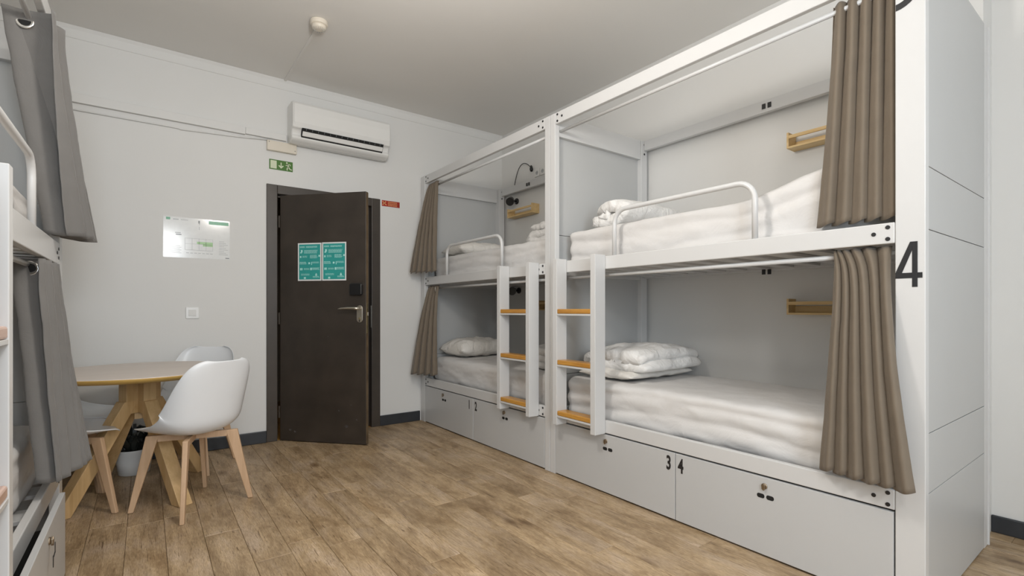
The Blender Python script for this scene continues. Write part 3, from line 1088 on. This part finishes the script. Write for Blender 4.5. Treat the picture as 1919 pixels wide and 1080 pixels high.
softbox('mattress', -1.26, -.415, 1.28, 3.29, .296, .575, M['sheet'], 'white-sheeted mattress on the lower bunk of the left bed', 'mattress', MG,
        rad=.05, wr=side_wrinkle(-.42, .007, 1, .5, 35), seed=35)


def pillow(name, loc, lx, ly, lz, rz, label, seed=0, rx=0.0, mat='pillow', group='white pillows'):
    n, m = 40, 28
    rows = []
    for side in (1, -1):
        for i in range(n + 1):
            row = []
            for j in range(m + 1):
                u, v = 2 * i / n - 1, 2 * j / m - 1
                e = (max(0, 1 - abs(u) ** 3.2) ** .5) * (max(0, 1 - abs(v) ** 3.0) ** .5)
                th = e * lz / 2 * (1 + .22 * fbm((u * 1.3 + seed, v * 1.3, side * 2), 1.6, 3))
                pin = 1 - .07 * (1 - abs(u)) * 0 - .06 * (1 - v * v) * 0
                x_ = lx / 2 * u * (1 - .05 * (1 - v * v) * (abs(u) > .9)) * pin
                y_ = ly / 2 * v * (1 - .06 * (1 - u * u))
                wob = .010 * fbm((u * 3 + seed, v * 3, 7), 1.5, 3)
                z_ = side * th * (1.15 if side > 0 else .75) + wob * e + lz * .36
                row.append((x_, y_, z_))
            rows.append(row)
    bm = bmesh.new()
    for s_ in range(2):
        vs = [[bm.verts.new(p) for p in r_] for r_ in rows[s_ * (n + 1):(s_ + 1) * (n + 1)]]
        for i in range(n):
            for j in range(m):
                q = [vs[i][j], vs[i + 1][j], vs[i + 1][j + 1], vs[i][j + 1]]
                bm.faces.new(q if s_ == 0 else q[::-1])
    bmesh.ops.remove_doubles(bm, verts=bm.verts, dist=.0015)
    bmesh.ops.recalc_face_normals(bm, faces=bm.faces)
    me = bpy.data.meshes.new(name)
    bm.to_mesh(me)
    bm.free()
    me.polygons.foreach_set('use_smooth', [True] * len(me.polygons))
    me.materials.append(M[mat])
    o = bpy.data.objects.new(name, me)
    COL.objects.link(o)
    o.location = loc
    o.rotation_euler = (rx, 0, rz)
    return tag(o, label, 'pillow', group)


pillow('pillow', (2.70, 4.27, .662), .60, .42, .19, .06, 'plump white pillow at the far end of the lower bunk by the door corner', 1)
pillow('pillow', (2.74, 2.24, .668), .70, .46, .085, .03, 'flat white pillow under the folded duvet on the nearest lower bunk', 4)
pillow('pillow', (2.72, 4.25, 1.658), .62, .42, .15, -.05, 'white pillow at the far end of the upper bunk by the door corner', 6)


def folded(name, line, th, a0, a1, loc, rz, label, cat='duvet', group='white duvets', na=34, seed=0, amp=.012, taper=.06, mat='duvet', dome=0.12):
    """A thick cloth folded along LINE (y,z polyline), extruded over x from a0 to a1."""
    # resample the line
    pts = [Vector(p) for p in line]
    seg = [0]
    for i in range(1, len(pts)):
        seg.append(seg[-1] + (pts[i] - pts[i - 1]).length)
    n = 60
    res = []
    for k in range(n + 1):
        d = seg[-1] * k / n
        i = max(j for j in range(len(seg)) if seg[j] <= d + 1e-9)
        i = min(i, len(pts) - 2)
        t = (d - seg[i]) / max(1e-9, seg[i + 1] - seg[i])
        res.append(pts[i].lerp(pts[i + 1], t))
    for _ in range(3):
        res = [res[0]] + [(res[i - 1] + res[i] * 2 + res[i + 1]) / 4 for i in range(1, n)] + [res[-1]]
    outline = []
    L_, R_ = [], []
    for i in range(n + 1):
        d = (res[min(n, i + 1)] - res[max(0, i - 1)]).normalized()
        nn = Vector((-d.y, d.x))
        e = min(1, min(i, n - i) / 2.0)
        h_ = th / 2 * (.35 + .65 * math.sqrt(max(0, 1 - (1 - e) ** 2)))
        L_.append(res[i] + nn * h_)
        R_.append(res[i] - nn * h_)
    outline = L_ + R_[::-1]
    cyy = sum(p.x for p in outline) / len(outline)
    czz = sum(p.y for p in outline) / len(outline)
    rows = []
    for k in range(na + 1):
        t = k / na
        x_ = a0 + (a1 - a0) * t
        e = min(t, 1 - t) * (a1 - a0)
        sh = 1 - taper * math.exp(-e / .03)
        row = []
        for i, p in enumerate(outline):
            yy = cyy + (p.x - cyy) * sh
            zz = czz + (p.y - czz) * sh
            nz_ = fbm((x_ * 2.2 + seed, yy * 3.5, zz * 6), 2.6, 4)
            nv = fbm((x_ * 2.2 + seed + 40, yy * 3.5, zz * 6), 2.6, 3)
            zf = min(1, max(0, (zz) / .04))
            ey_ = abs(yy - cyy) / .25
            ex_ = abs(2 * t - 1)
            zz *= 1 - dome * (.6 * min(1, ex_) ** 4 + .5 * min(1.2, ey_) ** 3)
            row.append((x_ + .022 * fbm((i * .11, seed, t * 2), 1.4, 3), yy + amp * nv, max(.0015, zz + amp * nz_ * zf)))
        rows.append(row)
    mb = MB().grid(rows, closed=True)
    m_ = len(outline)
    # end caps: pair the left and right borders so that each end shows the fold edge
    for base, flip in ((0, 0), (na * m_, 1)):
        h = m_ // 2
        for i in range(h - 1):
            q = (base + i, base + i + 1, base + m_ - 2 - i, base + m_ - 1 - i)
            mb.f.append(q if flip else q[::-1])
    o = mb.build(name, M[mat], None, smooth=True)
    o.location = loc
    o.rotation_euler = (0, 0, rz)
    return tag(o, label, cat, group)


def serp(w_, th, layers, lead=0.0):
    line = []
    z_ = th / 2 + .001
    d = 1
    y_ = -w_ / 2 + lead
    line.append((y_, z_))
    for k in range(layers):
        yb = w_ / 2 if d > 0 else -w_ / 2
        line.append((yb - d * th * .3, z_))
        if k < layers - 1:
            line.append((yb + d * th * .10, z_ + th * .5))
            line.append((yb - d * th * .3, z_ + th))
        z_ += th * 1.0
        d = -d
    return line


def spiral(w_, h_, th, turns=1.6):
    line = []
    n = 44
    for k in range(n + 1):
        t = k / n
        a = -PI / 2 + 2 * PI * turns * (1 - t)
        sh = 1 - .80 * (t) ** 1.0
        line.append(((w_ / 2 - th / 2) * sh * math.cos(a), h_ / 2 + (h_ / 2 - th / 2) * sh * math.sin(a)))
    return line


folded('folded_duvet', serp(.50, .074, 2), .088, -.33, .33, (2.80, 2.215, .728), .05, 'white duvet folded in three on the nearest lower bunk', seed=2, amp=.016, dome=.35)
folded('rolled_duvet', spiral(.45, .23, .085, 1.15), .080, -.34, .34, (2.79, 2.235, 1.662), .0, 'white duvet loosely rolled at the far end of the nearest upper bunk', seed=8, amp=.009)
folded('folded_duvet', serp(.44, .065, 3), .063, -.30, .30, (2.86, 3.02, 1.652), .02, 'white duvet folded up on the upper bunk by the door corner', seed=12, amp=.016)
folded('folded_duvet', serp(.44, .060, 3), .058, -.32, .32, (2.80, 2.95, .657), .0, 'white duvet folded behind the ladder on the lower bunk by the door corner', seed=16, amp=.014)


# ------------------------------------------------------------ curtains
def curtain(top, bot, z1, z0, folds, at, ab, label, mat='curtain', seed=0, ns=200, nz=44, ex=.5, ey=1.2, eyelets=(), phase=0.0, pinch=0.0, lean=0.0, group='taupe grommet curtains on the bunks'):
    T_ = thing('curtain', ((top[0][0] + top[-1][0]) / 2, (top[0][1] + top[-1][1]) / 2, z1), label, 'curtain', group)

    def path(P_, s):
        k = s * (len(P_) - 1)
        i = min(int(k), len(P_) - 2)
        return Vector(P_[i]).lerp(Vector(P_[i + 1]), k - i)
    rows = []
    rr_ = random.Random(seed)
    ph = [rr_.uniform(-.5, .5) for _ in range(folds * 2 + 4)]
    am = [rr_.uniform(.75, 1.2) for _ in range(folds * 2 + 4)]

    def P3(s, v):
        a, b = path(top, s), path(bot, s)
        px = a.x + (b.x - a.x) * v ** ex
        py = a.y + (b.y - a.y) * v ** ey
        dt = path(top, min(1, s + .01)) - path(top, max(0, s - .01))
        db = path(bot, min(1, s + .01)) - path(bot, max(0, s - .01))
        d = (dt.normalized() * (1 - v) + db.normalized() * v).normalized()
        n = Vector((-d.y, d.x))
        py += lean * math.exp(-v / .07) * 4 * s * (1 - s)
        f = folds * s
        i = int(f)
        pha = ph[i] * (1 - (f - i)) + ph[i + 1] * (f - i)
        amm = am[i] * (1 - (f - i)) + am[i + 1] * (f - i)
        th = 2 * PI * f + phase + .55 * v * pha * 2 + .18 * math.sin(3 * v + seed + 5 * s)
        am_ = (at + (ab - at) * v ** .7) * amm
        if pinch:
            am_ *= 1 - pinch * math.exp(-((v - .10) / .06) ** 2)
        o_ = am_ * (math.sin(th) + .16 * math.sin(2 * th + .6) + .14 * math.cos(3 * th + ph[i]) * v)
        # the fold leans along the path, giving overlapping pleats
        l_ = am_ * .75 * math.cos(th * 1.0 + .4) * (.5 + .5 * v)
        wr = .0035 * fbm((px * 6, py * 6 + seed, (1 - v) * 3), 2.2, 3)
        zz = z1 + (z0 - z1) * v + (0.010 * math.sin(th + 1) * v) * 1.0
        return Vector((px + n.x * (o_ + wr) + d.x * l_, py + n.y * (o_ + wr) + d.y * l_, zz))
    for j in range(nz + 1):
        v = j / nz
        rows.append([P3(i / ns, v) - T_.location for i in range(ns + 1)])
    mb = MB().grid(rows)
    c = mb.build('curtain_cloth', M[mat], T_, smooth=True, solid=.0022)
    # hem band
    for s in eyelets:
        p = P3(s, .045)
        q = P3(min(1, s + .012), .045) - P3(max(0, s - .012), .045)
        q.z = 0
        nrm = Vector((-q.y, q.x, 0)).normalized()
        side = q.normalized()
        mbt = MB()
        rws = []
        for k in range(25):
            t = 2 * PI * k / 24
            cdir = side * math.cos(t) + Vector((0, 0, 1)) * math.sin(t)
            ring = []
            for m_ in range(8):
                u = 2 * PI * m_ / 8
                ring.append(p - T_.location + cdir * (.0255 + .0065 * math.cos(u)) + nrm * (.0045 * math.sin(u)))
            rws.append(ring)
        mbt.grid(rws, closed=True)
        e_ = mbt.build('eyelet', M['chrome'], T_, smooth=True)
        disc = MB()
        for sgn_ in (1,):
            pts = [p - T_.location + (side * math.cos(2 * PI * k / 20) + Vector((0, 0, 1)) * math.sin(2 * PI * k / 20)) * .0225 for k in range(20)]
            b0 = len(disc.v)
            disc.v += [tuple(a_ + nrm * .0024) for a_ in pts] + [tuple(a_ - nrm * .0024) for a_ in pts]
            for k in range(20):
                k2 = (k + 1) % 20
                disc.f.append((b0 + k, b0 + k2, b0 + 20 + k2, b0 + 20 + k))
            disc.f.append(tuple(b0 + k for k in range(20)))
            disc.f.append(tuple(b0 + 39 - k for k in range(20)))
        disc.build('eyelet_opening', M['dark'], e_)
    return T_


# nearest right bed
curtain([(2.303, .860), (2.303, .640)], [(2.302, .918), (2.302, .640)], 2.385, 1.478, 5, .016, .026,
        'taupe curtain gathered at the near end of the nearest upper bunk', seed=2, ns=260)
curtain([(2.300, .845), (2.295, .655)], [(2.225, .880), (2.178, .565)], 1.366, .478, 6, .018, .031,
        'taupe curtain gathered at the near end of the nearest lower bunk', seed=5, ns=260, ex=.55, ey=1.5, lean=.05)
# bed by the door corner
curtain([(2.305, 4.490), (2.300, 4.300)], [(2.085, 4.505), (2.215, 4.215)], 2.386, 1.488, 5, .018, .030,
        'taupe curtain gathered at the door end of the upper bunk by the corner', seed=8, ns=240, ex=.7)
curtain([(2.305, 4.490), (2.300, 4.290)], [(2.085, 4.505), (2.215, 4.215)], 1.366, .500, 4, .018, .028,
        'taupe curtain gathered at the door end of the lower bunk by the corner', seed=11, ns=240, ex=.7, eyelets=(.93,))
# left bed
curtain([(-.397, 2.80), (-.392, 3.27)], [(-.315, 3.08), (-.275, 3.32)], 2.380, 1.475, 3, .085, .070,
        'taupe curtain, tinted grey for cool light, hanging at the far end of the left upper bunk', mat='curtain_cool_lit', seed=14, ns=220, ex=1.3, ey=.9, eyelets=(.10,), phase=-PI * .62)
curtain([(-.397, 2.80), (-.392, 3.24)], [(-.325, 2.72), (-.238, 3.05)], 1.335, .425, 6, .055, .036,
        'taupe curtain, tinted grey for cool light, hanging at the far end of the left lower bunk', mat='curtain_cool_lit', seed=17, ns=260, ex=1.0, ey=1.0, eyelets=(.052,), phase=-PI * .62)


# ------------------------------------------------------------ shelves, sockets, lamps at the right wall
def wall_shelf(x, y0, y1, z0, label):
    t = thing('wall_shelf', (x, (y0 + y1) / 2, z0), label, 'shelf', 'small pine shelves inside the bunks')
    h_, d_ = .098, .10
    L2 = (y1 - y0) / 2
    MB().box(-d_, 0, -L2, L2, 0, .012).build('shelf_base', M['shelf'], t, bevel=.001)
    MB().box(-d_, 0, -L2, -L2 + .012, .0121, h_).build('side_panel', M['shelf'], t, bevel=.001)
    MB().box(-d_, 0, L2 - .012, L2, .0121, h_).build('side_panel', M['shelf'], t, bevel=.001)
    MB().box(-.012, 0, -L2 + .0121, L2 - .0121, .0121, .055).build('back_board', M['shelf'], t, bevel=.001)
    MB().box(-d_, -d_ + .010, -L2 + .0121, L2 - .0121, .060, .080).build('front_rail', M['shelf'], t, bevel=.001)
    return t


XS = XW - .0005
wall_shelf(XS, 1.01, 1.432, 2.115, 'pine wall shelf inside the nearest upper bunk')
wall_shelf(XS, 1.01, 1.432, 1.093, 'pine wall shelf inside the nearest lower bunk')
wall_shelf(XS, 3.93, 4.36, 2.125, 'pine wall shelf inside the upper bunk by the door corner')
wall_shelf(XS, 3.40, 3.82, 1.12, 'pine wall shelf inside the lower bunk by the door corner')


def spot(x, y, z, label, dirv):
    t = thing('reading_lamp', (x, y, z), label, 'lamp', 'black reading lamps inside the bunks')
    d = Vector(dirv).normalized()
    MB().lathe([(.033, 0), (.033, -.012), (.028, -.018)], 24, (0, 0, 0), 'x').build('lamp_base', M['black'], t, bevel=.002)
    MB().tube([(-.018, 0, 0), (-.05, 0, 0), (-.07, .0, -.005)], .007, 10).build('lamp_arm', M['black'], t, smooth=True)
    c = Vector((-.09, 0, -.005))
    MB().tube([c - d * .045, c - d * .04, c + d * .02, c + d * .05], [.024, .036, .042, .045], 20).build('lamp_head', M['black'], t, smooth=False, bevel=.002)
    return t


spot(XS, 4.31, 2.315, 'black spot reading lamp in the upper bunk by the door corner', (-.6, -.6, -.4))
spot(XS, 4.27, 1.335, 'black spot reading lamp in the lower bunk by the door corner', (-.7, -.7, -.1))
# gooseneck lamp standing above the back beam
G1 = thing('gooseneck_lamp', (XS, 4.34, 2.44), 'black gooseneck lamp arching above the upper bunk by the door corner', 'lamp')
MB().lathe([(.02, 0), (.02, -.010)], 16, (0, 0, 0), 'x').build('lamp_base', M['black'], G1)
pts = []
for k in range(21):
    t = k / 20
    pts.append((-.02 - .02 * math.sin(PI * t), -.30 * t ** 1.1, .245 * math.sin(PI * min(1, t * 1.04) * .72 + .02 * t) ** .9 * (1.0)))
pts[0] = (-.008, 0, 0)
MB().tube(pts, .0042, 8).build('flexible_neck', M['black'], G1, smooth=True)
pe = Vector(pts[-1])
MB().tube([pe + Vector((0, 0, .012)), pe, pe + Vector((0, -.003, -.03)), pe + Vector((0, -.005, -.052))], [.007, .013, .019, .012], 14).build('lamp_head', M['black'], G1, smooth=True)


def socket(x, y, z, label, n=1):
    t = thing('power_socket', (x, y, z), label, 'socket', 'white power sockets by the bunks')
    MB().box(-.008, 0, -.04, .04, -.04, .04).build('socket_plate', M['acwhite'], t, bevel=.003)
    MB().lathe([(.021, -.0083), (.019, -.0088)], 24, (0, 0, 0), 'x').build('socket_well', M['print_grey'], t)
    for dy in (-.0095, .0095):
        MB().lathe([(.0025, -.0088), (.0025, -.0094)], 8, (0, dy, 0), 'x').build('pin_hole', M['dark'], t)
    return t


socket(XS, 3.96, 2.55, 'white power socket above the door-corner bunk, nearer the gooseneck lamp')
socket(XS, 3.87, 2.55, 'white power socket above the door-corner bunk, farther from the gooseneck lamp')
socket(XS, 3.52, 1.38, 'white power socket inside the lower bunk by the door corner')


# ------------------------------------------------------------ table
TB = thing('round_table', (-.025, 3.795, 0), 'round wooden table with pale top and crossed pine legs', 'table')
R0 = .500
MB().lathe([(R0 - .022, .7265), (R0 - .006, .738), (R0, .7505), (R0 - .001, .7535)], 96).build('table_edge', M['tabletrim'], TB, smooth=True)
MB().lathe([(R0 - .003, .7537), (R0 - .0045, .7562), (R0 - .006, .7568)], 96).build('tabletop', M['tabletop'], TB, smooth=False)
MB().box(-.26, .26, -.05, .05, .702, .7262).build('top_bearer', M['tablewood'], TB, bevel=.003)
MB().box(-.05, .05, .0502, .26, .702, .7262).build('top_bearer', M['tablewood'], TB, bevel=.003)
MB().box(-.05, .05, -.26, -.0502, .702, .7262).build('top_bearer', M['tablewood'], TB, bevel=.003)
for deg in (214, 41, -63, 122):
    a = math.radians(deg)
    d = Vector((math.cos(a), math.sin(a), 0))
    s_ = Vector((-d.y, d.x, 0))
    lg = MB()
    o_ = d * .064
    lg.beam(o_ + Vector((0, 0, .7018)), o_ + Vector((0, 0, .50)), s_, .072, .080)
    P_ = lg.build('pedestal_post', M['tablewood'], TB, bevel=.003)
    lg = MB()
    lg.beam(d * .075 + Vector((0, 0, .575)), d * .425 + Vector((0, 0, 0.001)), s_, .074, .070)
    lg.build('leg', M['tablewood'], TB, bevel=.003)
MB().box(-.03, .03, -.03, .03, .46, .7018).build('pedestal_core', M['tablewood'], TB)


# ------------------------------------------------------------ chairs
def make_chair():
    t = thing('dining_chair', (0, 0, 0), '', '')
    prof = [(.235, .436, .150, .000), (.228, .449, .180, .003), (.200, .456, .205, .006), (.140, .452, .222, .016), (.060, .442, .233, .040), (-.02, .434, .238, .075),
            (-.095, .434, .240, .115), (-.150, .450, .240, .140), (-.185, .490, .238, .145), (-.205, .550, .233, .130),
            (-.222, .620, .226, .108), (-.238, .690, .217, .085), (-.254, .755, .203, .062), (-.266, .803, .180, .045), (-.274, .832, .145, .032), (-.277, .842, .100, .025)]
    rows = []
    n = 16
    for i, (y_, z_, hw, lift) in enumerate(prof):
        a = prof[max(0, i - 1)]
        b = prof[min(len(prof) - 1, i + 1)]
        d = Vector((b[0] - a[0], b[1] - a[1])).normalized()
        nn = Vector((d.y, -d.x))      # towards the sitter: up on the seat, forward on the back
        if nn.y < -.01 and nn.x < 0:
            nn = -nn
        row = []
        for k in range(n + 1):
            s = 2 * k / n - 1
            f = abs(s) ** 2.3 * lift
            dip = -.012 * (1 - s * s) * (1 if 2 < i < 9 else .3)
            xs = hw * (math.sin(s * PI / 2 * .86) / math.sin(PI / 2 * .86))
            row.append((xs, y_ + nn.x * (f + dip), z_ + nn.y * (f + dip)))
        rows.append(row)
    MB().grid(rows).build('seat_shell', M['shell'], t, smooth=True, solid=.0065, subd=2)
    feet = [(.215, .205), (-.215, .205), (-.205, -.205), (.205, -.205)]
    for (fx_, fy_) in feet:
        d = Vector((fx_, fy_, 0)).normalized()
        s_ = Vector((-d.y, d.x, 0))
        topp = Vector((fx_ * .66, fy_ * .66, .418))
        MB().beam(topp, (fx_, fy_, .001), s_, .026, .060, .022, .026).build('leg', M['legwood'], t, bevel=.004)
    for k, (a, b) in enumerate((((.215, .205), (-.205, -.205)), ((-.215, .205), (.205, -.205)))):
        pa, pb = Vector((a[0] * .58, a[1] * .58, .400 - .0)), Vector((b[0] * .58, b[1] * .58, .400))
        d = (pb - pa).normalized()
        s_ = Vector((-d.y, d.x, 0))
        if k == 0:
            MB().beam(pa, pb, s_, .024, .036).build('cross_rail', M['legwood'], t, bevel=.002)
        else:
            mid = (pa + pb) / 2
            MB().beam(pa, mid - d * .0125, s_, .024, .036).build('cross_rail', M['legwood'], t, bevel=.002)
            MB().beam(mid + d * .0125, pb, s_, .024, .036).build('cross_rail', M['legwood'], t, bevel=.002)
    MB().lathe([(.055, .4185), (.055, .4262)], 20).build('seat_mount', M['black'], t)
    return t


ch0 = make_chair()


def put_chair(src, first, x, y, deg, label):
    """deg = direction the sitter faces."""
    if first:
        r = src
    else:
        r = src.copy()
        COL.objects.link(r)
        for c in list(src.children):
            k = c.copy()
            COL.objects.link(k)
            k.parent = r
    r.location = (x, y, 0)
    r.rotation_euler = (0, 0, math.radians(deg - 90))
    tag(r, label, 'chair', 'white shell chairs around the table')
    return r


put_chair(ch0, True, .222, 3.375, 121, 'white shell chair with beech legs in front of the table, its back to the camera')
put_chair(ch0, False, -.375, 3.67, 10, 'white shell chair mostly hidden behind the taupe curtain of the left bed')
put_chair(ch0, False, .26, 4.19, 238, 'white shell chair behind the table, its back against the wall by the switch')
put_chair(ch0, False, -.385, 4.19, -12, 'white shell chair at the back left of the table, half hidden under the tabletop')

# ------------------------------------------------------------ plant in a white pot
PP = thing('potted_plant', (-.065, 4.28, 0), 'dark leafy plant in a white pot on the floor behind the table legs', 'plant')
MB().lathe([(.078, 0.0), (.088, .004), (.100, .09), (.106, .165), (.108, .172), (.102, .172), (.098, .150)], 40).build('pot', M['pot'], PP, smooth=True)
MB().lathe([(.10, .150), (.02, .156)], 30).build('soil', M['soil'], PP)
lv = MB()
rl_ = random.Random(4)
for k in range(110):
    a = rl_.uniform(0, 2 * PI)
    r0 = rl_.uniform(0, .07)
    p = Vector((r0 * math.cos(a), r0 * math.sin(a), .155))
    tilt = rl_.uniform(.1, 1.0)
    d = Vector((math.cos(a) * tilt, math.sin(a) * tilt, 1)).normalized()
    Ls = rl_.uniform(.09, .19)
    q = p + d * Ls
    q.z = min(q.z, .33)
    side = Vector((-math.sin(a), math.cos(a), 0))
    wd = rl_.uniform(.010, .022)
    m_ = (p + q) / 2 + Vector((0, 0, .01))
    tip = q + Vector((math.cos(a), math.sin(a), -.6)) * .03
    b0 = len(lv.v)
    lv.v += [tuple(p), tuple(m_ + side * wd), tuple(q + side * wd * .8), tuple(tip), tuple(q - side * wd * .8), tuple(m_ - side * wd)]
    lv.f += [(b0, b0 + 1, b0 + 5), (b0 + 1, b0 + 2, b0 + 4, b0 + 5), (b0 + 2, b0 + 3, b0 + 4)]
tag(lv.build('leaves', M['leaf'], PP, solid=.001), kind='stuff')
